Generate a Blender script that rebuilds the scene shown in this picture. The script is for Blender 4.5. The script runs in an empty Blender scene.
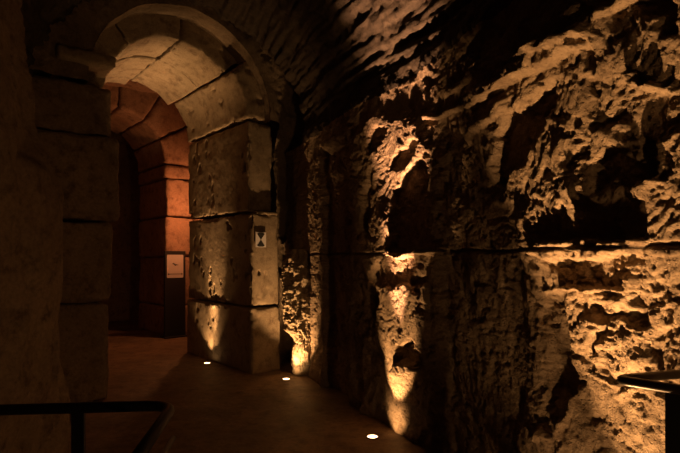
import bpy, math
import numpy as np

C = bpy.context.scene.collection
sc = bpy.context.scene
rng = np.random.default_rng(7)

# ------------------------------------------------------------------ noise
def _hash(ix, iy, iz, seed):
    h = (ix.astype(np.int64) * 374761393 + iy.astype(np.int64) * 668265263 + iz.astype(np.int64) * 2147483647 + seed * 1274126177) & 0xFFFFFFFF
    h = ((h ^ (h >> 13)) * 1274126177) & 0xFFFFFFFF
    h = ((h ^ (h >> 16)) * 2246822519) & 0xFFFFFFFF
    h = h ^ (h >> 15)
    return (h & 0xFFFFFF).astype(np.float64) / 0xFFFFFF
def vnoise(x, y, z, seed=0):
    ix, iy, iz = np.floor(x), np.floor(y), np.floor(z)
    fx, fy, fz = x - ix, y - iy, z - iz
    fx = fx*fx*fx*(fx*(fx*6-15)+10); fy = fy*fy*fy*(fy*(fy*6-15)+10); fz = fz*fz*fz*(fz*(fz*6-15)+10)
    r = 0
    for dx in (0, 1):
        for dy in (0, 1):
            for dz in (0, 1):
                w = (fx if dx else 1-fx) * (fy if dy else 1-fy) * (fz if dz else 1-fz)
                r = r + w * _hash(ix+dx, iy+dy, iz+dz, seed)
    return r * 2 - 1
def fbm(x, y, z, f, octv=5, seed=0, gain=0.5):
    a, s, r = 1.0, 0, 0
    for o in range(octv):
        r = r + a * vnoise(x*f + 13.7*o, y*f + 5.1*o, z*f - 7.3*o, seed + o); s += a
        a *= gain; f *= 2.03
    return r / s * 1.6
def ridged(x, y, z, f, octv=4, seed=0):
    a, s, r = 1.0, 0, 0
    for o in range(octv):
        r = r + a * (1 - np.abs(vnoise(x*f + 3.7*o, y*f, z*f + 9.1*o, seed + o)) * 2); s += a
        a *= .5; f *= 2.1
    return r / s
def sstep(a, b, x):
    t = np.clip((x - a) / (b - a), 0, 1)
    return t*t*(3-2*t)
def terrace(n, k, sharp=.18):
    q = n * k; i = np.floor(q); f = q - i
    return (i + sstep(.5 - sharp, .5 + sharp, f)) / k

# ------------------------------------------------------------------ objects
def mesh_np(name, V, F, mat, parent=None, smooth=True):
    V = np.asarray(V, dtype=np.float32); F = np.asarray(F, dtype=np.int32)
    me = bpy.data.meshes.new(name)
    n = F.shape[1]
    me.vertices.add(len(V)); me.vertices.foreach_set('co', V.ravel())
    me.loops.add(F.size); me.loops.foreach_set('vertex_index', F.ravel())
    me.polygons.add(len(F)); me.polygons.foreach_set('loop_start', np.arange(0, F.size, n, dtype=np.int32))
    me.polygons.foreach_set('use_smooth', np.full(len(F), smooth))
    me.update(calc_edges=True); me.validate()
    me.materials.append(mat)
    o = bpy.data.objects.new(name, me); C.objects.link(o)
    if parent is not None: o.parent = parent
    return o
def mesh_py(name, V, F, mat, parent=None, smooth=False):
    me = bpy.data.meshes.new(name)
    me.from_pydata([tuple(map(float, v)) for v in V], [], [tuple(map(int, f)) for f in F]); me.update()
    if smooth: me.polygons.foreach_set('use_smooth', [True]*len(me.polygons))
    me.materials.append(mat)
    o = bpy.data.objects.new(name, me); C.objects.link(o)
    if parent is not None: o.parent = parent
    return o
def thing(name, label, cat, group=None):
    o = bpy.data.objects.new(name, None); C.objects.link(o); o.empty_display_size = .1
    o['label'] = label; o['category'] = cat
    if group: o['group'] = group
    return o
def seat(root, loc):
    """put a thing's origin at its base: children keep their world place"""
    root.location = loc
    for ch in root.children:
        ch.location = (-loc[0], -loc[1], -loc[2])
def struct(o):
    o['kind'] = 'structure'; return o
def grid_faces(n, m, flip=False):
    i, j = np.meshgrid(np.arange(n-1), np.arange(m-1), indexing='ij')
    a = (i*m + j).ravel(); b = a + m; c = b + 1; d = a + 1
    return np.stack([a, d, c, b] if flip else [a, b, c, d], 1)

# ------------------------------------------------------------------ materials
def nodes(name):
    m = bpy.data.materials.new(name); m.use_nodes = True
    nt = m.node_tree; b = nt.nodes['Principled BSDF']
    return m, nt, b
def stone_mat(name, c1, c2, c3, rough=.92, bump=.5, fine=60, scale=1.0, stretch=(1, 1, 1), pits=.35):
    m, nt, b = nodes(name); L = nt.links.new
    tc = nt.nodes.new('ShaderNodeTexCoord'); mp = nt.nodes.new('ShaderNodeMapping')
    mp.inputs['Scale'].default_value = stretch
    L(tc.outputs['Object'], mp.inputs[0])
    def noise(s, d, r=.6):
        n = nt.nodes.new('ShaderNodeTexNoise'); n.inputs['Scale'].default_value = s*scale
        n.inputs['Detail'].default_value = d; n.inputs['Roughness'].default_value = r
        L(mp.outputs[0], n.inputs['Vector']); return n
    n1 = noise(1.6, 8, .65); n2 = noise(7, 8, .7); n3 = noise(fine, 6, .7)
    r1 = nt.nodes.new('ShaderNodeValToRGB'); r1.color_ramp.elements[0].position = .35; r1.color_ramp.elements[1].position = .65
    r1.color_ramp.elements[0].color = (*c1, 1); r1.color_ramp.elements[1].color = (*c2, 1)
    L(n1.outputs['Fac'], r1.inputs[0])
    r2 = nt.nodes.new('ShaderNodeValToRGB'); r2.color_ramp.elements[0].position = .5; r2.color_ramp.elements[1].position = .68
    r2.color_ramp.elements[0].color = (0, 0, 0, 1); r2.color_ramp.elements[1].color = (1, 1, 1, 1)
    L(n2.outputs['Fac'], r2.inputs[0])
    mx = nt.nodes.new('ShaderNodeMix'); mx.data_type = 'RGBA'
    L(r2.outputs[0], mx.inputs[0]); L(r1.outputs[0], mx.inputs[6]); mx.inputs[7].default_value = (*c3, 1)
    mm = nt.nodes.new('ShaderNodeMix'); mm.data_type = 'RGBA'; mm.blend_type = 'MULTIPLY'; mm.inputs[0].default_value = .55
    r3 = nt.nodes.new('ShaderNodeValToRGB'); r3.color_ramp.elements[0].position = .3; r3.color_ramp.elements[1].position = .62
    r3.color_ramp.elements[0].color = (.35, .32, .28, 1); r3.color_ramp.elements[1].color = (1, 1, 1, 1)
    L(n3.outputs['Fac'], r3.inputs[0]); L(mx.outputs[2], mm.inputs[6]); L(r3.outputs[0], mm.inputs[7])
    L(mm.outputs[2], b.inputs['Base Color'])
    b.inputs['Roughness'].default_value = rough; b.inputs['Specular IOR Level'].default_value = .25
    # relief too fine for the mesh
    bp = nt.nodes.new('ShaderNodeBump'); bp.inputs['Strength'].default_value = bump; bp.inputs['Distance'].default_value = .02
    vo = nt.nodes.new('ShaderNodeTexVoronoi'); vo.inputs['Scale'].default_value = 38*scale; L(mp.outputs[0], vo.inputs['Vector'])
    vr = nt.nodes.new('ShaderNodeMapRange'); vr.inputs[1].default_value = 0; vr.inputs[2].default_value = .28; vr.inputs[3].default_value = 0; vr.inputs[4].default_value = pits
    L(vo.outputs['Distance'], vr.inputs[0])
    ad = nt.nodes.new('ShaderNodeMath'); ad.operation = 'ADD'
    L(n3.outputs['Fac'], ad.inputs[0]); L(vr.outputs[0], ad.inputs[1]); L(ad.outputs[0], bp.inputs['Height'])
    L(bp.outputs[0], b.inputs['Normal'])
    return m
def plain(name, col, rough=.5, metal=0, emit=0, ecol=None):
    m, nt, b = nodes(name)
    b.inputs['Roughness'].default_value = rough; b.inputs['Metallic'].default_value = metal
    n = nt.nodes.new('ShaderNodeTexNoise'); n.inputs['Scale'].default_value = 25
    r = nt.nodes.new('ShaderNodeValToRGB')
    r.color_ramp.elements[0].color = (*[c*.8 for c in col], 1); r.color_ramp.elements[1].color = (*col, 1)
    nt.links.new(n.outputs['Fac'], r.inputs[0]); nt.links.new(r.outputs[0], b.inputs['Base Color'])
    if emit:
        b.inputs['Emission Color'].default_value = (*(ecol or col), 1); b.inputs['Emission Strength'].default_value = emit
    return m
_K = .72
def stone(n, a, b, c, **k): return stone_mat(n, *[tuple(v*_K for v in q) for q in (a, b, c)], **k)
M_rock = stone('weathered_core_stone', (.36, .26, .165), (.54, .40, .265), (.22, .15, .095), bump=1.0, fine=45, pits=.5)
M_rub = stone('rubble_stone', (.48, .37, .24), (.56, .45, .30), (.32, .23, .14), bump=.9, fine=50, pits=.5)
M_dress = stone('dressed_limestone', (.36, .275, .175), (.50, .39, .26), (.21, .145, .09), bump=.18, fine=70, pits=.25)
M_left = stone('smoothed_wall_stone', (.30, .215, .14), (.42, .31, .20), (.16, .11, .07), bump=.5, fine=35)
M_vault = stone('dimmed_vault_mortar', (.07, .053, .04), (.13, .098, .068), (.04, .03, .021), bump=.8, fine=30)  # vault dimmed by lowering its base colour
M_endr = stone('vault_end_rock', (.27, .20, .13), (.40, .30, .20), (.18, .13, .085), bump=.8, fine=40)
M_far = stone('far_arch_stone', (.38, .24, .16), (.55, .37, .26), (.22, .13, .09), bump=.5, fine=50, pits=.25)
M_floor = stone_mat('worn_earth_floor', (.15, .105, .07), (.27, .19, .125), (.10, .068, .045), rough=.55, bump=.28, fine=22, pits=.1)
M_metal = plain('dark_painted_metal', (.018, .017, .018), .38, .6)
M_brass = plain('bronze_handrail_metal', (.05, .038, .026), .35, .7)
M_ring = plain('steel_ring', (.20, .18, .16), .4, .9)
M_lens = plain('warm_lamp_glass', (1, .85, .6), .3, 0, 10, (1, .60, .28))
M_red = plain('amber_lamp_glass', (1, .5, .3), .3, 0, 6, (1, .36, .14))
M_black = plain('black_panel', (.012, .012, .014), .6)
M_white = plain('white_sheet', (.72, .68, .66), .6)
M_ink = plain('black_ink', (.02, .02, .02), .7)

# ------------------------------------------------------------------ camera (eye 1.6 m, looking along +Y, level)
EYE, FPX, HZ = 1.6, 500.0, 258.0
cam = bpy.data.objects.new('camera', bpy.data.cameras.new('camera')); C.objects.link(cam)
cam.location = (0, 0, EYE); cam.rotation_euler = (math.pi/2, 0, 0)
cam.data.lens = FPX/680*36; cam.data.sensor_width = 36; cam.data.shift_y = (HZ - 226.5)/680; cam.data.clip_start = .02
sc.camera = cam

# ------------------------------------------------------------------ right wall: plan curve and relief
fy = np.array([-2.5, 0.0, 1.0, 2.0, 2.5, 3.2, 4.25, 4.9, 5.8, 6.4, 7.0, 8.0])
fx = np.array([3.0, 2.36, 2.07, 1.68, 1.48, 1.18, .75, .46, -.02, -.24, -.46, -.90])
def foot(y): return np.interp(y, fy, fx)
_s = np.linspace(-2.5, 8, 2101); _dx = np.gradient(foot(_s), _s)
_k = np.ones(81)/81; _dx = np.convolve(np.pad(_dx, 40, 'edge'), _k, 'valid')
_fx = foot(_s); _fx = np.convolve(np.pad(_fx, 20, 'edge'), np.ones(41)/41, 'valid')
_arc = np.concatenate([[0], np.cumsum(np.hypot(np.diff(_s), np.diff(_fx)))])
def wall_frame(y):
    x = np.interp(y, _s, _fx); d = np.interp(y, _s, _dx)
    L = np.hypot(1, d); nx, ny = -1/L, d/L        # towards the corridor
    return x, nx, ny
def arc(y): return np.interp(y, _s, _arc)
def spot(px, py):
    """a place on the wall, as (metres along it, height)"""
    r = (px - 340)/FPX
    ys = np.linspace(.8, 7.8, 3000); g = np.interp(ys, _s, _fx) - r*ys
    y = ys[np.argmin(np.abs(g))]
    return arc(y), EYE + (HZ - py)/FPX*y
def sdist(P, S, H):
    """signed distance to a polygon, negative inside"""
    P = np.array(P); n = len(P); d = np.full(S.shape, 1e9); ins = np.zeros(S.shape, bool)
    for i in range(n):
        a, b = P[i], P[(i+1) % n]
        e = b - a; wx, wy = S - a[0], H - a[1]
        t = np.clip((wx*e[0] + wy*e[1])/(e @ e + 1e-12), 0, 1)
        d = np.minimum(d, (wx - e[0]*t)**2 + (wy - e[1]*t)**2)
        c = (a[1] > H) != (b[1] > H)
        xx = a[0] + (H - a[1])/(b[1] - a[1] + 1e-12)*e[0]
        ins ^= c & (S < xx)
    d = np.sqrt(d); return np.where(ins, -d, d)

FEAT = [  # outline on the wall, depth towards corridor (m), edge softness (m)
 ([(346,470),(352,330),(358,262),(352,190),(356,140),(384,114),(424,120),(438,150),(440,250),(446,300),(440,360),(450,453),(410,480)], .03, .05),
 ([(366,430),(372,340),(378,284),(394,288),(408,282),(424,292),(436,280),(438,350),(444,420),(420,450)], .045, .012),
 ([(390,256),(402,251),(430,250),(446,256)], .075, .008),
 ([(394,252),(396,200),(408,170),(428,158),(434,205),(446,252)], -.07, .03),
 ([(400,366),(424,362),(430,370),(408,376)], .06, .008),
 ([(400,362),(404,346),(422,342),(430,360)], -.07, .015),
 ([(372,290),(382,262),(386,262),(384,300),(376,330)], -.08, .012),
 ([(364,232),(366,195),(374,168),(379,170),(374,205),(370,240)], -.06, .010),
 ([(372,150),(382,130),(394,126),(388,142),(378,156)], -.05, .010),
 ([(392,172),(400,154),(414,140),(430,140),(422,152),(406,168)], -.05, .010),
 ([(324,470),(326,260),(322,150),(350,140),(350,250),(352,400),(350,470)], -.14, .05),
 # long ledge on the joint: what throws the great shadow on the right
 ([(536,251),(552,245),(590,243),(600,258),(560,262)], .075, .010),
 ([(588,245),(606,240),(640,238),(656,240),(646,252),(600,258)], .132, .010),
 ([(548,240),(560,212),(590,196),(610,160),(628,152),(640,196),(652,236)], -.05, .04),
 ([(500,184),(508,132),(522,112),(548,100),(570,90),(566,116),(540,158),(512,188)], -.10, .014),
 ([(545,300),(560,292),(572,292),(562,340),(572,400),(560,440),(542,430),(554,350)], -.07, .02),
 ([(540,440),(552,405),(575,400),(566,440)], .05, .012),
 ([(590,304),(604,298),(604,340),(592,366),(596,330)], -.05, .012),
 ([(640,190),(650,184),(664,172),(668,180),(652,196)], .06, .008),
 ([(644,180),(646,142),(656,134),(664,142),(662,172),(650,184)], -.05, .012),
 ([(650,-20),(690,-20),(690,34),(668,22)], -.12, .02),
 ([(650,78),(690,84),(690,92),(652,86)], .06, .010),
 ([(606,48),(616,40),(618,70),(610,80)], -.06, .012),
 ([(470,62),(508,14),(560,-10),(640,-20),(600,8),(540,30),(500,60)], -.05, .03),
 ([(440,470),(446,300),(442,250),(442,140),(470,130),(520,210),(530,300),(520,470)], -.06, .06),
 ([(604,300),(616,292),(632,262),(640,262),(630,296),(618,312)], .04, .010),
]
RIBS = [  # ledges running along the wall: px of both ends, thickness m, projection m
 ((480,103),(612,42), .065, .09), ((490,74),(596,48), .025, .05), ((470,140),(522,108), .03, .05),
 ((548,292),(628,288), .014, .045), ((562,64),(600,14), .04, .04), ((452,96),(500,66), .025, .04),
 ((430,120),(470,106), .02, .04), ((626,20),(680,-10), .03, .05),
]
def relief(y, h):
    """projection of the rock towards the corridor, y along the plan, h height"""
    S = arc(y); z0 = np.zeros_like(S)
    wob = fbm(S, h, z0, 5.5, 5, 11, .6)*.055; wob2 = fbm(S, h, z0+3, 5.5, 5, 31, .6)*.055
    Sw, Hw = S + wob, h + wob2
    D = np.zeros_like(S)
    S0, h0 = S, h
    S = S0 + .10*fbm(S0, h0, z0, 2.5, 3, 301); h = h0 + .10*fbm(S0, h0, z0+4, 2.5, 3, 303)
    D += .03*fbm(S, h, z0, .9, 3, 1) + .02*h
    n = fbm(S*.8, h, z0, 2.6, 5, 5); D += .030*terrace(n, 5.5, .2)
    n = fbm(S, h*.7, z0+2, 6, 4, 15); D += .013*terrace(n, 4, .2)
    r = ridged(S, h, z0, 9, 4, 21); D -= .010*sstep(.3, .75, r)
    g = .35 + .65*sstep(-.3, .4, fbm(S, h, z0+5, 1.7, 2, 47))
    D += g*(.011*fbm(S + .5*h, h - .3*S, z0, 17, 5, 41, .70) + .0075*np.abs(fbm(S, h, z0, 55, 3, 43, .6)))
    # pocks
    p = fbm(S, h, z0+8, 14, 2, 51); D -= .014*sstep(.55, .8, p)
    S, h = S0, h0
    nearp = 1 - sstep(2.6, 3.6, y)
    D = D*(1 + .35*nearp)
    D += .07*np.clip(h - 1.9, 0, 2)*(1 - sstep(3.2, 4.2, y))
    sm = spot(402, 300)[0]; D = D*(.55 + .45*sstep(.15, .45, np.abs(S - sm)))       # the pier of better masonry by the middle lamp
    for poly, dep, soft in FEAT:
        P = [spot(*q) for q in poly]
        mn = np.min(P, 0) - .3; mx = np.max(P, 0) + .3
        k = (S > mn[0]) & (S < mx[0]) & (h > mn[1]) & (h < mx[1])
        d = sdist(P, Sw[k], Hw[k])
        D[k] += dep*(1 - sstep(-soft, soft, d))
    for a, b, th, pr in RIBS:
        a, b = np.array(spot(*a)), np.array(spot(*b)); 
        if a[0] > b[0]: a, b = b, a
        t = np.clip((S - a[0])/(b[0] - a[0]), 0, 1); hc = a[1] + (b[1]-a[1])*t
        end = sstep(-.05, .02, S - a[0])*sstep(-.05, .02, b[0] - S)
        q = (h + wob*.35 - hc)/th
        D += pr*end*np.where(q < 0, sstep(-1, -.7, q), 1 - sstep(.3, 1.6, q))
    # course joints between the great blocks
    for hj in (1.655,):
        hh = h + .012*fbm(S, h*0, z0, 3, 3, 61)
        j = np.exp(-((hh - hj)/.010)**2); D -= .045*j*np.clip(1 - sstep(.05, .3, arc(np.full(1, 3.62))[0] - S)*sstep(-.45, -.2, S - arc(np.full(1, 4.1))[0] + .25) + .5*sstep(-.1, .3, fbm(S, z0, z0, 1.3, 2, 71)), 0, 1)
    D += .03*sstep(1.60, 1.64, h)*0
    # the foot spreads a little
    D += .02*(1 - sstep(0, .55, h))*(1 + .5*fbm(S, h, z0, 4, 3, 81))
    return D

HS, RV = 3.2, 1.62            # springing height and radius of the vault
def wall_points(y, v, D):
    x, nx, ny = wall_frame(y)
    ph = np.clip((v - HS)/RV, 0, None)
    inn = np.where(v > HS, RV*(1-np.cos(ph)), 0) + D*np.cos(ph)
    up = np.where(v > HS, HS + RV*np.sin(ph), v) - D*np.sin(ph)
    return np.stack([x + nx*inn, y + ny*inn, up], -1)
def near_spaced(y0, y1, k):
    ys = [y0]
    while ys[-1] < y1: ys.append(ys[-1] + k*max(abs(ys[-1]), 1.2))
    return np.array(ys)

ys = np.concatenate([np.arange(-2.5, 1.0, .05), near_spaced(1.0, 7.9, .0030)])
hs = np.arange(-.05, HS + .001, .0085)
Y, H = np.meshgrid(ys, hs, indexing='ij')
P = wall_points(Y, H, relief(Y, H))
struct(mesh_np('wall_right', P.reshape(-1, 3), grid_faces(len(ys), len(hs), True), M_rock))

# vault: continues the wall over the corridor
hv = np.arange(HS - .0085, HS + RV*math.pi*.96, .018)
yv = np.concatenate([np.arange(-2.5, 1.0, .08), near_spaced(1.0, 7.0, .0045)])
Y, H = np.meshgrid(yv, hv, indexing='ij'); S = arc(Y); Z = np.zeros_like(S)
Dw = relief(Y, np.minimum(H, HS+.6))
# mortar face marked by the boards it was cast on: furrows running with the vault
q = (H + .05*fbm(S*.5, H, Z, 1.5, 3, 91))
fur = vnoise(S*1.1, q*15, Z, 95) + .6*vnoise(S*3.5, q*34, Z, 97)
Dv = .05*fbm(S, H, Z, 1.1, 4, 93) + .030*fur + .016*fbm(S, H, Z, 12, 4, 98)
w = sstep(HS, HS + .35, H)
P = wall_points(Y, H, Dw*(1-w) + Dv*w)
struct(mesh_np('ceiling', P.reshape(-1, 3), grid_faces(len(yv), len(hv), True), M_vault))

# ------------------------------------------------------------------ left wall (near, smooth worn stone) and floor
ly = np.concatenate([np.arange(-2.5, .9, .08), np.arange(.9, 4.10, .016)])
lh = np.arange(-.05, 5.0, .016)
Y, H = np.meshgrid(ly, lh, indexing='ij'); Z = np.zeros_like(Y)
edge = 3.95 + .10*fbm(H, Z, Z, .8, 3, 5) - .10*sstep(.4, 2.4, H)       # ragged end of the wall
t = np.clip((Y - edge)/.12, 0, 1)
D = .07*fbm(Y, H*.5, Z, .9, 4, 105) - .03*sstep(.5, .8, ridged(Y, H*.35, Z, 3, 3, 117)) + .04*terrace(fbm(Y, H*.35, Z, 3.5, 4, 107), 4, .2) + .008*fbm(Y, H, Z, 20, 3, 109)
D -= .02*np.exp(-((H - 1.62)/.012)**2)*(Y < 3.2)
D -= .9*sstep(0, 1, t)                                                 # return of the wall end
D -= .22*sstep(2.2, 2.6, H + .2*fbm(Y, H, Z, 2, 3, 111))*sstep(3.3, 3.6, Y)
x = -2.18 - .22*(3.95 - Y)*.2 + D; 
P = np.stack([x, np.minimum(Y, edge + .06), H], -1)
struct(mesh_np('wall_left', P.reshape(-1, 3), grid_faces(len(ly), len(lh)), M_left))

gx = np.arange(-7.5, 3.3, .03); gy = np.arange(-2.6, 13.5, .03)
X, Yg = np.meshgrid(gx, gy, indexing='ij'); Z = np.zeros_like(X)
Pz = .012*fbm(X, Yg, Z, 1.2, 4, 121) + .004*fbm(X, Yg, Z, 9, 3, 123)
for lx, lyy in ((.29, 4.47), (-.71, 6.6), (-2.02, 7.6), (1.10, 2.36)):
    Pz = Pz*sstep(.05, .25, np.hypot(X-lx, Yg-lyy))
P = np.stack([X, Yg, Pz], -1)
struct(mesh_np('floor', P.reshape(-1, 3), grid_faces(len(gx), len(gy)), M_floor))

# ------------------------------------------------------------------ dressed blocks
A = np.array([.755, .656]); B = np.array([-.656, .755])               # along the arch face / into the passage
O1 = np.array([-1.9, 6.3]); O2 = np.array([-4.26, 9.6]); SP = 3.55
def to_world(O, a, b, z):
    return np.stack([O[0] + A[0]*a + B[0]*b, O[1] + A[1]*a + B[1]*b, z], -1)
def box_grid(lo, hi, res):
    """rounded box surface as welded grid; returns verts, faces, normals"""
    n = [max(2, int(math.ceil((hi[i]-lo[i])/res)) + 1) for i in range(3)]
    ax = [np.linspace(lo[i], hi[i], n[i]) for i in range(3)]
    V, F, off = [], [], 0
    for d in range(3):
        u, w = [(1, 2), (2, 0), (0, 1)][d]
        for side in (0, 1):
            U, W = np.meshgrid(ax[u], ax[w], indexing='ij')
            p = np.zeros(U.shape + (3,)); p[..., u] = U; p[..., w] = W; p[..., d] = (lo, hi)[side][d]
            V.append(p.reshape(-1, 3)); F.append(grid_faces(n[u], n[w], side == 0) + off); off += U.size
    V = np.concatenate(V); F = np.concatenate(F)
    key = np.round(V*1e5).astype(np.int64)
    _, idx, inv = np.unique(key, axis=0, return_index=True, return_inverse=True)
    return V[idx], inv.ravel()[F]
def rough_box(lo, hi, res=.02, rad=.025, amp=.012, pit=.0, seed=0, chip=.02):
    lo, hi = np.array(lo, float), np.array(hi, float)
    V, F = box_grid(lo, hi, res)
    c = np.clip(V, lo + rad, hi - rad); d = V - c; L = np.linalg.norm(d, axis=1, keepdims=True); N = d/np.maximum(L, 1e-9)
    x, y, z = V[:, 0] + seed*3.1, V[:, 1] - seed*1.7, V[:, 2] + seed*.9
    edge = np.sort(np.minimum(V - lo, hi - V), axis=1)[:, 1]           # distance to the nearest arris
    disp = amp*fbm(x, y, z, 3, 4, seed) + amp*.22*fbm(x, y, z, 18, 3, seed+5)
    disp -= chip*(1 - sstep(0, .07, edge))*sstep(0, .6, fbm(x, y, z, 6, 3, seed+9) + .15)
    if pit:
        disp -= pit*sstep(.66, .74, fbm(x, y, z*.6, 9, 2, seed+17))*sstep(-.3, .2, fbm(x, y, z, 1.7, 2, seed+19))
        disp -= pit*.02*sstep(.2, .6, fbm(x, y, z, 40, 2, seed+23))
    V = c + N*(rad + disp[:, None])
    return V, F
def block(name, O, a, b, z, mat, parent, **k):
    V, F = rough_box((a[0], b[0], z[0]), (a[1], b[1], z[1]), **k)
    return mesh_np(name, to_world(O, V[:, 0], V[:, 1], V[:, 2]), F, mat, parent)
def voussoir(name, O, th, r, b, mat, parent, sp=SP, **k):
    rm = r[0]; t0, t1 = math.radians(th[0]), math.radians(th[1])
    V, F = rough_box((t0*rm, r[0], b[0]), (t1*rm, r[1], b[1]), **k)
    ang = V[:, 0]/rm
    W = to_world(O, V[:, 1]*np.cos(ang), V[:, 2], sp + V[:, 1]*np.sin(ang))
    return mesh_np(name, W, F[:, ::-1], mat, parent)

# right pier of the near arch
rp = thing('stone_pier', 'pitted pale stone pier right of the near arch, a floor lamp at its foot', 'pier')
block('stone_block', O1, (.90, 1.38), (0, 2.1), (-.03, .905), M_dress, rp, res=.018, seed=1, pit=.012, amp=.004)
block('stone_block', O1, (.925, 1.37), (.03, 2.1), (.925, 2.225), M_dress, rp, res=.016, seed=2, pit=.06, amp=.005)
block('stone_block', O1, (.925, 1.32), (.12, 2.1), (2.26, 3.53), M_dress, rp, res=.016, seed=3, pit=.04, amp=.006)
block('ledge', O1, (1.0, 1.36), (.03, .5), (2.205, 2.262), M_dress, rp, res=.02, seed=4, rad=.015, amp=.006)
seat(rp, tuple(to_world(O1, 1.14, 1.0, 0.)))
# left pier
lp = thing('stone_pier', 'dark unlit stone pier of stacked blocks on the left of the near arch', 'pier')
for i, (z0, z1, a1, f) in enumerate(((-.03, 1.09, -.95, .02), (1.11, 2.0, -.92, .0), (2.02, 2.95, -.86, -.06), (2.97, 3.54, -.90, .05))):
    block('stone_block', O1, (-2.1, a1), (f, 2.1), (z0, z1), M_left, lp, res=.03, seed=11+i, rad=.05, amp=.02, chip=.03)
seat(lp, tuple(to_world(O1, -1.5, 1.0, 0.)))
# near arch
na = thing('stone_arch', 'near round arch of large pale wedge stones above the passage', 'arch')
js = [0, 43, 88, 132, 180]
for i in range(4):
    for kk, (b0, b1) in enumerate(((.32, 1.15), (1.17, 2.1))):
        off = (.0, .03, .0, .02, .02, 0, .03, 0)[i*2+kk]
        fr = .10 if (i == 0 and kk == 0) else b0
        if kk: b1 = (2.1, 2.3, 2.5, 2.5)[i]
        voussoir('wedge_stone', O1, (js[i]+.7, js[i+1]-.7), (.885+off, 1.20 if i == 0 else 1.32), (fr, b1), M_dress, na,
                 res=.022, seed=21+i*2+kk, rad=.02, amp=.010, pit=.012 if kk else .02, chip=.015)
block('springer', O1, (-1.5, -.9), (-.12, .34), (3.72, 3.86), M_dress, na, res=.02, seed=39, rad=.04, amp=.02)
seat(na, tuple(to_world(O1, 0., 1.0, SP)))

# rock end wall that the near arch is cut through
ea = np.arange(-3.0, 3.0, .018); eh = np.arange(-.03, 5.4, .018)
Aa, Hh = np.meshgrid(ea, eh, indexing='ij'); Z = np.zeros_like(Aa)
wb = .05*fbm(Aa, Hh, Z, 3, 4, 131)
D = .10*fbm(Aa, Hh, Z, .9, 3, 133) + .07*terrace(fbm(Aa, Hh, Z, 2.3, 4, 135), 4, .15) + .018*fbm(Aa, Hh, Z, 14, 4, 137)
Bb = .02 - D
Bb += .30*sstep(1.36, 1.44, Aa)*(1 - sstep(3.2, 3.5, Hh))
Fq = grid_faces(len(ea), len(eh))
ca = (Aa + wb).ravel()[Fq].mean(1); ch = (Hh + wb).ravel()[Fq].mean(1)
ca0 = Aa.ravel()[Fq].mean(1); ch0 = Hh.ravel()[Fq].mean(1)
hole = (np.hypot(ca0, ch0 - SP) < 1.16) | ((ca0 > -2.2) & (ca0 < 1.37) & (ch0 < SP))
rr = np.hypot(Aa, Hh - SP); kk = (rr > 1.10) & (rr < 1.185) & (Hh > SP - .02)      # cut edge follows the arch
sc_ = np.where(kk, (1.185 + .010*fbm(Aa, Hh, Z, 4, 3, 139))/rr, 1)
near = np.where(Hh > SP - .1, 1 - sstep(1.20, 1.55, rr), 0)
Bb = Bb*(1 - near) + (-.03)*near
P = to_world(O1, Aa*sc_, Bb, SP + (Hh - SP)*sc_)
we = mesh_np('wall_end', P.reshape(-1, 3), Fq[~hole], M_endr)
struct(we)
tt = np.linspace(-.02, math.pi+.02, 260); bb = np.linspace(-.03, .36, 22)               # the cut's inner face
T_, B_ = np.meshgrid(tt, bb, indexing='ij')
ra = 1.185*np.cos(T_); rh = SP + 1.185*np.sin(T_)
R_ = 1.185 + .010*fbm(ra, rh, ra*0, 4, 3, 139) + .012*fbm(ra, rh, B_*3, 5, 3, 149)*sstep(-.03, .02, B_)
struct(mesh_np('trim_1', to_world(O1, R_*np.cos(T_), B_, SP + R_*np.sin(T_)).reshape(-1, 3), grid_faces(260, 22, True), M_endr))

# far arch
fa = thing('stone_arch', 'far round arch glowing reddish orange over a black doorway', 'arch')
j2 = [0, 30, 58, 88, 116, 148, 180]
for i in range(6):
    voussoir('wedge_stone', O2, (j2[i]+.45, j2[i+1]-.45), (.92 + (.0, .02)[i % 2], 2.3), ((0, .04)[i % 2], 1.6), M_far, fa,
             res=.04, seed=41+i, rad=.03, amp=.016, chip=.02)
seat(fa, tuple(to_world(O2, 0., .8, SP)))
for side, lab in ((1, 'reddish stone pier behind the black information stand, right of the dark far doorway'), (-1, 'stone pier carrying the left side of the far arch, hidden in darkness')):
    fp = thing('stone_pier', lab, 'pier')
    zs = [-.03, .6, 1.62, 2.45, 3.25, 3.54]
    for i in range(5):
        a = sorted((side*(.92 + (.0, .03, .015, .03, .0)[i]), side*3.2))
        block('stone_block', O2, a, ((-.05, 0, .02, 0, .02)[i], 1.6), (zs[i]+.008, zs[i+1]-.008), M_far, fp, res=.04, seed=51+i+(side > 0)*7, rad=.03, amp=.016, chip=.03)
    seat(fp, tuple(to_world(O2, side*2., .8, 0.)))
# room between the two arches
def slab(name, O, a, b, z, mat):
    V, F = rough_box((a[0], b[0], z[0]), (a[1], b[1], z[1]), res=.15, rad=.02, amp=.03, chip=0, seed=len(name))
    return struct(mesh_np(name, to_world(O, V[:, 0], V[:, 1], V[:, 2]), F, mat))
slab('wall_passage_right', O1, (1.9, 2.2), (.4, 6.2), (-.1, 5.4), M_far)
slab('wall_passage_left', O1, (-3.9, -3.6), (1.0, 7.5), (-.1, 5.4), M_far)
slab('wall_passage_front', O1, (1.3, 2.0), (1.85, 2.1), (-.1, 5.4), M_far)
slab('ceiling_passage', O1, (-3.9, 2.2), (1.6, 7.5), (4.9, 5.2), M_far)
slab('wall_far', O2, (-3.0, 3.0), (3.2, 3.5), (-.1, 5.4), M_far)

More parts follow.
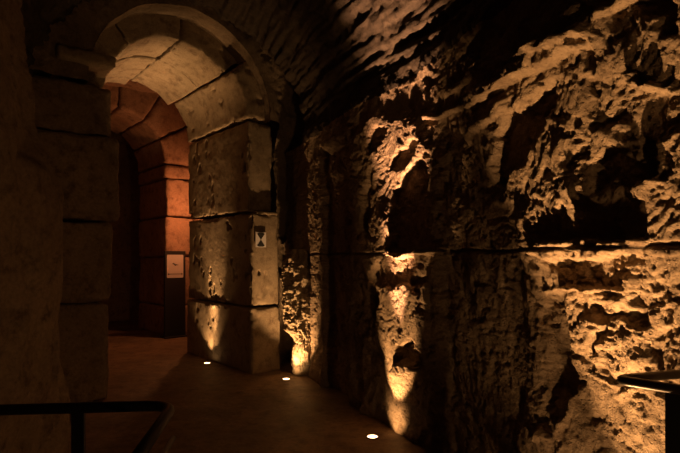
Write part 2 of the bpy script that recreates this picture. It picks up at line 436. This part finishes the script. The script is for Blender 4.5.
# ------------------------------------------------------------------ rubble masonry stump beside the pier
def stump():
    n, m = 120, 230
    th = np.linspace(0, 2*math.pi, n, endpoint=False); z = np.linspace(-.03, 1.72, m)
    T, Zz = np.meshgrid(th, z, indexing='ij')
    # half widths by height: narrow waist low down, swelling above
    wx = np.interp(Zz, [0, .12, .30, .48, .60, .85, 1.1, 1.40, 1.55, 1.72], [.17, .18, .16, .135, .19, .23, .235, .22, .19, .12])
    cx = -.03 + np.interp(Zz, [0, .12, .35, .50, .62, .9, 1.3, 1.72], [-.46, -.46, -.47, -.455, -.51, -.54, -.545, -.55])
    cs, sn = np.cos(T), np.sin(T)
    sup = (np.abs(cs)**2.3 + np.abs(sn)**2.3)**(-1/2.3)
    x, y = wx*sup*cs, .20*sup*sn
    nrm = np.stack([cs, sn], -1)
    px, py = x*1.0, y
    a = np.cos(T)*.3; b = np.sin(T)*.3
    d = .045*terrace(fbm(a*1.2, b*1.2, Zz, 6, 4, 201), 4, .16) + .03*fbm(a, b, Zz, 15, 4, 203) - .03*sstep(.3, .7, ridged(a, b, Zz*1.3, 8, 3, 205))
    d *= .35 + .65*sstep(.3, .6, Zz)
    X = cx + x + nrm[..., 0]*d; Yy = 6.97 + y + nrm[..., 1]*d
    V = np.stack([X, Yy, Zz], -1).reshape(-1, 3)
    i, j = np.meshgrid(np.arange(n), np.arange(m-1), indexing='ij'); i2 = (i+1) % n
    F = np.stack([i*m+j, i2*m+j, i2*m+j+1, i*m+j+1], -1).reshape(-1, 4).tolist()
    F.append([k*m + m-1 for k in range(n)])
    return V, F
V, F = stump()
o = mesh_py('rubble_pillar', V, F, M_rub, smooth=True)
o['label'] = 'short eroded rubble masonry stump with narrow waist, brightly lit from the floor beside the pier'; o['category'] = 'pillar'

# ------------------------------------------------------------------ small hardware
def cyl(name, c, r0, r1, z0, z1, mat, parent=None, n=40, hole=0):
    V, F = [], []
    for k in range(n):
        t = 2*math.pi*k/n; cs, sn = math.cos(t), math.sin(t)
        V += [(c[0]+r0*cs, c[1]+r0*sn, z0), (c[0]+r1*cs, c[1]+r1*sn, z1)]
        if hole: V += [(c[0]+hole*cs, c[1]+hole*sn, z1), (c[0]+hole*cs, c[1]+hole*sn, z0)]
    s = 4 if hole else 2
    for k in range(n):
        a, b = k*s, ((k+1) % n)*s
        for q in range(s if hole else 1): F.append([a+q, b+q, b+(q+1) % s, a+(q+1) % s])
    if not hole: F += [[k*2+1 for k in range(n)], [k*2 for k in range(n)][::-1]]
    return mesh_py(name, V, F, mat, parent, smooth=False)
def light(name, kind, loc, energy, col, size=.02, angle=40, blend=.5, aim=None):
    l = bpy.data.lights.new(name, kind); l.energy = energy*1.3; l.color = col; l.shadow_soft_size = size
    if kind == 'SPOT': l.spot_size = math.radians(angle); l.spot_blend = blend
    o = bpy.data.objects.new(name, l); C.objects.link(o); o.location = loc
    if aim is not None:
        from mathutils import Vector
        o.rotation_euler = (Vector(aim) - Vector(loc)).to_track_quat('-Z', 'Y').to_euler()
    return o
WARM = (1, .53, .21)
def floor_lamp(x, y, label, aims, r=.045, group='small warm lamps sunk in the floor'):
    t = thing('recessed_floor_lamp', label, 'floor lamp', group)
    cyl('rim', (x, y), r*1.35, r*1.3, -.03, .006, M_ring, t, hole=r)
    cyl('lens', (x, y), r, r*.96, -.02, .003, M_lens, t)
    seat(t, (x, y, 0))
    for e, ang, bl, aim, col, *dxy in aims:
        dx, dy = dxy or (0, 0)
        light('uplight', 'SPOT', (x+dx, y+dy, .02), e, col, .014, ang, bl, aim)
floor_lamp(-2.02, 7.6, 'small glowing floor lamp at the foot of the pitted pier, farthest of the three',
           [(48, 56, 1, (-2.13, 7.86, .50), WARM, -.0, .03), (380, 38, 1, (-2.14, 7.72, 3), WARM), (30, 80, 1, (-2.25, 7.65, 2.2), WARM)])
floor_lamp(-.71, 6.6, 'small glowing floor lamp in front of the narrow waisted rubble stump',
           [(5, 80, .9, (-.58, 6.86, .2), WARM, .02, .03), (90, 84, .8, (-.60, 6.85, .6), WARM, -.02, -.02), (70, 60, .9, (-1.55, 6.8, 3.0), WARM)])
floor_lamp(.29, 4.47, 'small glowing floor lamp nearest the camera, at the foot of the craggy right wall',
           [(9, 80, .9, (.56, 4.60, .16), WARM, .03, .01), (130, 52, .6, (.47, 4.52, .62), WARM, -.02, -.02), (2300, 25, .9, (.42, 4.50, 2.2), (1, .5, .25), -.02, -.02)])
# lamp below the lower right edge of the photograph
lx, ly_ = 1.10, 2.36
t = thing('recessed_floor_lamp', 'warm floor lamp under the right handrail by the right wall, outside the photograph', 'floor lamp', 'small warm lamps sunk in the floor')
cyl('rim', (lx, ly_), .06, .058, -.03, .006, M_ring, t, hole=.045); cyl('lens', (lx, ly_), .045, .043, -.02, .003, M_lens, t); seat(t, (lx, ly_, 0))
light('uplight', 'SPOT', (lx, ly_, .03), 112, WARM, .014, 60, .55, (1.42, 2.44, 1.8))
light('uplight', 'SPOT', (lx, ly_, .03), 12, WARM, .014, 120, .9, (1.4, 2.9, 1.8))
light('uplight', 'SPOT', (lx-.03, ly_, .03), 330, WARM, .014, 44, .9, (1.38, 2.62, 2.4))
# lamp hidden behind the left pier inside the near passage
hx, hy = to_world(O1, -.70, 1.45, 0.)[:2]
t = thing('recessed_floor_lamp', 'floor lamp inside the near passage, hidden behind the dark left pier', 'floor lamp', 'small warm lamps sunk in the floor')
cyl('rim', (hx, hy), .06, .058, -.03, .006, M_ring, t, hole=.045); cyl('lens', (hx, hy), .045, .043, -.02, .003, M_lens, t); seat(t, (hx, hy, 0))
light('uplight', 'SPOT', (hx, hy, .03), 300, (1, .60, .28), .02, 40, .8, (hx+.05, hy+.30, 4.3))
# fill lamp added behind the camera to brighten the left wall
t = thing('recessed_floor_lamp', 'added warm fill lamp in the floor by the right wall behind the camera', 'floor lamp', 'small warm lamps sunk in the floor')
cyl('rim', (1.75, .2), .06, .058, -.03, .012, M_ring, t, hole=.045); cyl('lens', (1.75, .2), .045, .043, -.02, .008, M_lens, t); seat(t, (1.75, .2, 0))
light('uplight', 'SPOT', (1.75, .2, .04), 45, WARM, .02, 150, .6, (.6, 1.6, 2.6))
# amber lamp in the room between the arches, behind the right pier
ax_, ay_ = to_world(O1, 1.74, 3.15, 0.)[:2]
t = thing('flood_lamp', 'amber flood lamp on the side wall behind the pitted pier, out of sight', 'lamp')
cyl('housing', (ax_, ay_), .07, .09, 2.75, 2.95, M_metal, t); cyl('lens', (ax_, ay_), .06, .075, 2.74, 2.752, M_red, t); seat(t, (ax_, ay_, 2.75))
light('flood', 'POINT', (ax_-.05, ay_-.05, 2.68), 46, (1, .33, .11), .06)

# ------------------------------------------------------------------ handrails
def tube(name, pts, r, mat, parent=None, n=14, rnd=.06):
    P = [np.array(p, float) for p in pts]; Q = [P[0]]
    for i in range(1, len(P)-1):                                     # rounded corners
        a = P[i-1]-P[i]; b = P[i+1]-P[i]; la, lb = np.linalg.norm(a), np.linalg.norm(b)
        k = min(rnd, la*.45, lb*.45); s, e = P[i]+a/la*k, P[i]+b/lb*k
        for t in np.linspace(0, 1, 8): Q.append((1-t)**2*s + 2*t*(1-t)*P[i] + t*t*e)
    Q.append(P[-1]); Q = np.array(Q); V, F = [], []
    T = np.gradient(Q, axis=0); T /= np.linalg.norm(T, axis=1, keepdims=True)
    N = np.cross(T[0], [0, 0, 1.]); 
    if np.linalg.norm(N) < .1: N = np.array([1., 0, 0])
    for q, t in zip(Q, T):
        N = N - t*(N @ t); N /= np.linalg.norm(N); Bn = np.cross(t, N)
        for k in range(n):
            an = 2*math.pi*k/n; V.append(q + r*(math.cos(an)*N + math.sin(an)*Bn))
    for i in range(len(Q)-1):
        for k in range(n): F.append([i*n+k, i*n+(k+1) % n, (i+1)*n+(k+1) % n, (i+1)*n+k])
    F += [list(range(n))[::-1], [(len(Q)-1)*n+k for k in range(n)]]
    return mesh_py(name, V, F, mat, parent, smooth=True)
def plate(name, c, ux, half, z0, z1, th, mat, parent):
    u = np.array(ux, float); u /= np.linalg.norm(u); w = np.array([-u[1], u[0]]); V = []
    for z in (z0, z1):
        for s, q in ((-1, -1), (1, -1), (1, 1), (-1, 1)):
            p = np.array(c) + u*half*s + w*th*q; V.append((p[0], p[1], z))
    F = [[0, 3, 2, 1], [4, 5, 6, 7], [0, 1, 5, 4], [1, 2, 6, 5], [2, 3, 7, 6], [3, 0, 4, 7]]
    o = mesh_py(name, V, F, mat, parent)
    b = o.modifiers.new('bevel', 'BEVEL'); b.width = .002; b.segments = 2
    return o
hr = thing('handrail', 'black metal handrail crossing the lower left corner in front of the worn wall', 'handrail')
tube('top_rail', [(-2.05, 1.66, 1.07), (-.60, 1.80, 1.07), (-.50, 1.02, 1.07)], .019, M_metal, hr, rnd=.09)
tube('lower_rail', [(-.575, 1.72, .98), (-.49, 1.02, .98)], .010, M_metal, hr)
plate('post', (-.925, 1.768), (1, .1), .022, 0, 1.055, .008, M_metal, hr)
plate('post', (-1.95, 1.67), (1, .1), .022, 0, 1.055, .008, M_metal, hr)
plate('post', (-.515, 1.12), (.12, -.8), .022, 0, 1.055, .008, M_metal, hr)
seat(hr, (-.925, 1.768, 0))
hr = thing('handrail', 'bronze tube handrail with a tight loop end, at the lower right edge', 'handrail')
tube('top_rail', [(1.52, 2.17, 1.10), (1.135, 2.055, 1.10), (1.52, 1.66, 1.10), (1.75, 1.2, 1.10)], .020, M_brass, hr, rnd=.055)
plate('post', (1.316, 1.87), (.385, -.395), .085, 0, 1.085, .008, M_metal, hr)
plate('post', (1.72, 1.27), (.23, -.46), .03, 0, 1.085, .008, M_metal, hr)
plate('wall_bracket', (1.50, 2.165), (.4, .1), .03, 1.02, 1.09, .006, M_metal, hr)
seat(hr, (1.36, 1.83, 0))

# ------------------------------------------------------------------ information stand in the red room
st = thing('information_stand', 'tall black information stand with a white notice, before the reddish far pier', 'information stand')
c = np.array([-3.345, 10.12])
plate('panel', c, A, .215, .02, 1.74, .03, M_black, st)
plate('base', c, A, .25, 0, .025, .12, M_black, st)
f = -B
def on_panel(name, pts, off, mat, parent):
    V = [(c[0] + A[0]*u + f[0]*off, c[1] + A[1]*u + f[1]*off, z) for u, z in pts]
    V += [(c[0] + A[0]*u + f[0]*(off-.003), c[1] + A[1]*u + f[1]*(off-.003), z) for u, z in pts]
    n = len(pts); F = [list(range(n)), list(range(n, 2*n))[::-1]] + [[k, k+n, (k+1) % n + n, (k+1) % n] for k in range(n)]
    return mesh_py(name, V, F, mat, parent)
def rrect(u0, u1, z0, z1, r=.02):
    out = []
    for cu, cz, a0 in ((u1-r, z0+r, -90), (u1-r, z1-r, 0), (u0+r, z1-r, 90), (u0+r, z0+r, 180)):
        for k in range(5): a = math.radians(a0+22.5*k); out.append((cu+r*math.cos(a), cz+r*math.sin(a)))
    return out
sh = on_panel('notice', rrect(-.175, .165, 1.20, 1.665), .036, M_white, st)
# the faint dark drawing and the line of print under it
for name, pts in (('drawing', [(-.07, 1.49), (-.03, 1.50), (-.01, 1.475), (.03, 1.47), (.07, 1.455), (.02, 1.455), (-.005, 1.44), (-.03, 1.47)]),
                  ('print_line', rrect(-.15, .14, 1.272, 1.282, .004)), ('print_mark', rrect(-.155, -.13, 1.262, 1.29, .004)), ('print_mark', rrect(.12, .145, 1.262, 1.29, .004))):
    m_ = on_panel(name, pts, .0385, M_ink, None); m_.parent = sh
seat(st, (c[0], c[1], 0))

# ------------------------------------------------------------------ survey target on the pier front
def target(a, z, b, hw, hh):
    def q(name, pts, off, mat):
        W = [to_world(O1, u, b-off, v) for u, v in pts] + [to_world(O1, u, b-off+.004, v) for u, v in pts]
        n = len(pts); F = [list(range(n)), list(range(n, 2*n))[::-1]] + [[k, k+n, (k+1) % n + n, (k+1) % n] for k in range(n)]
        return mesh_py(name, W, F, mat)
    t = thing('survey_marker', 'white survey marker with a black hourglass on the front of the right pier', 'marker')
    p = q('card', [(a-hw, z-hh), (a+hw, z-hh), (a+hw, z+hh), (a-hw, z+hh)], .006, M_white); p.parent = t
    for s in (1, -1):
        k = q('black_triangle', [(a, z), (a-hw*.72, z+s*hh*.78), (a-hw*.4, z+s*hh*.92), (a+hw*.4, z+s*hh*.92), (a+hw*.72, z+s*hh*.78)][::s], .0085, M_ink); k.parent = t
    seat(t, tuple(to_world(O1, a, b, z)))
target(1.055, 1.855, .012, .085, .105)

# ------------------------------------------------------------------ world and view
w = bpy.data.worlds.new('world'); sc.world = w; w.use_nodes = True
bg = w.node_tree.nodes['Background']; bg.inputs[0].default_value = (1, .62, .36, 1); bg.inputs[1].default_value = .004
vs = sc.view_settings; vs.view_transform = 'Standard'; vs.look = 'None'; vs.exposure = 0; vs.gamma = 1; vs.use_curve_mapping = False
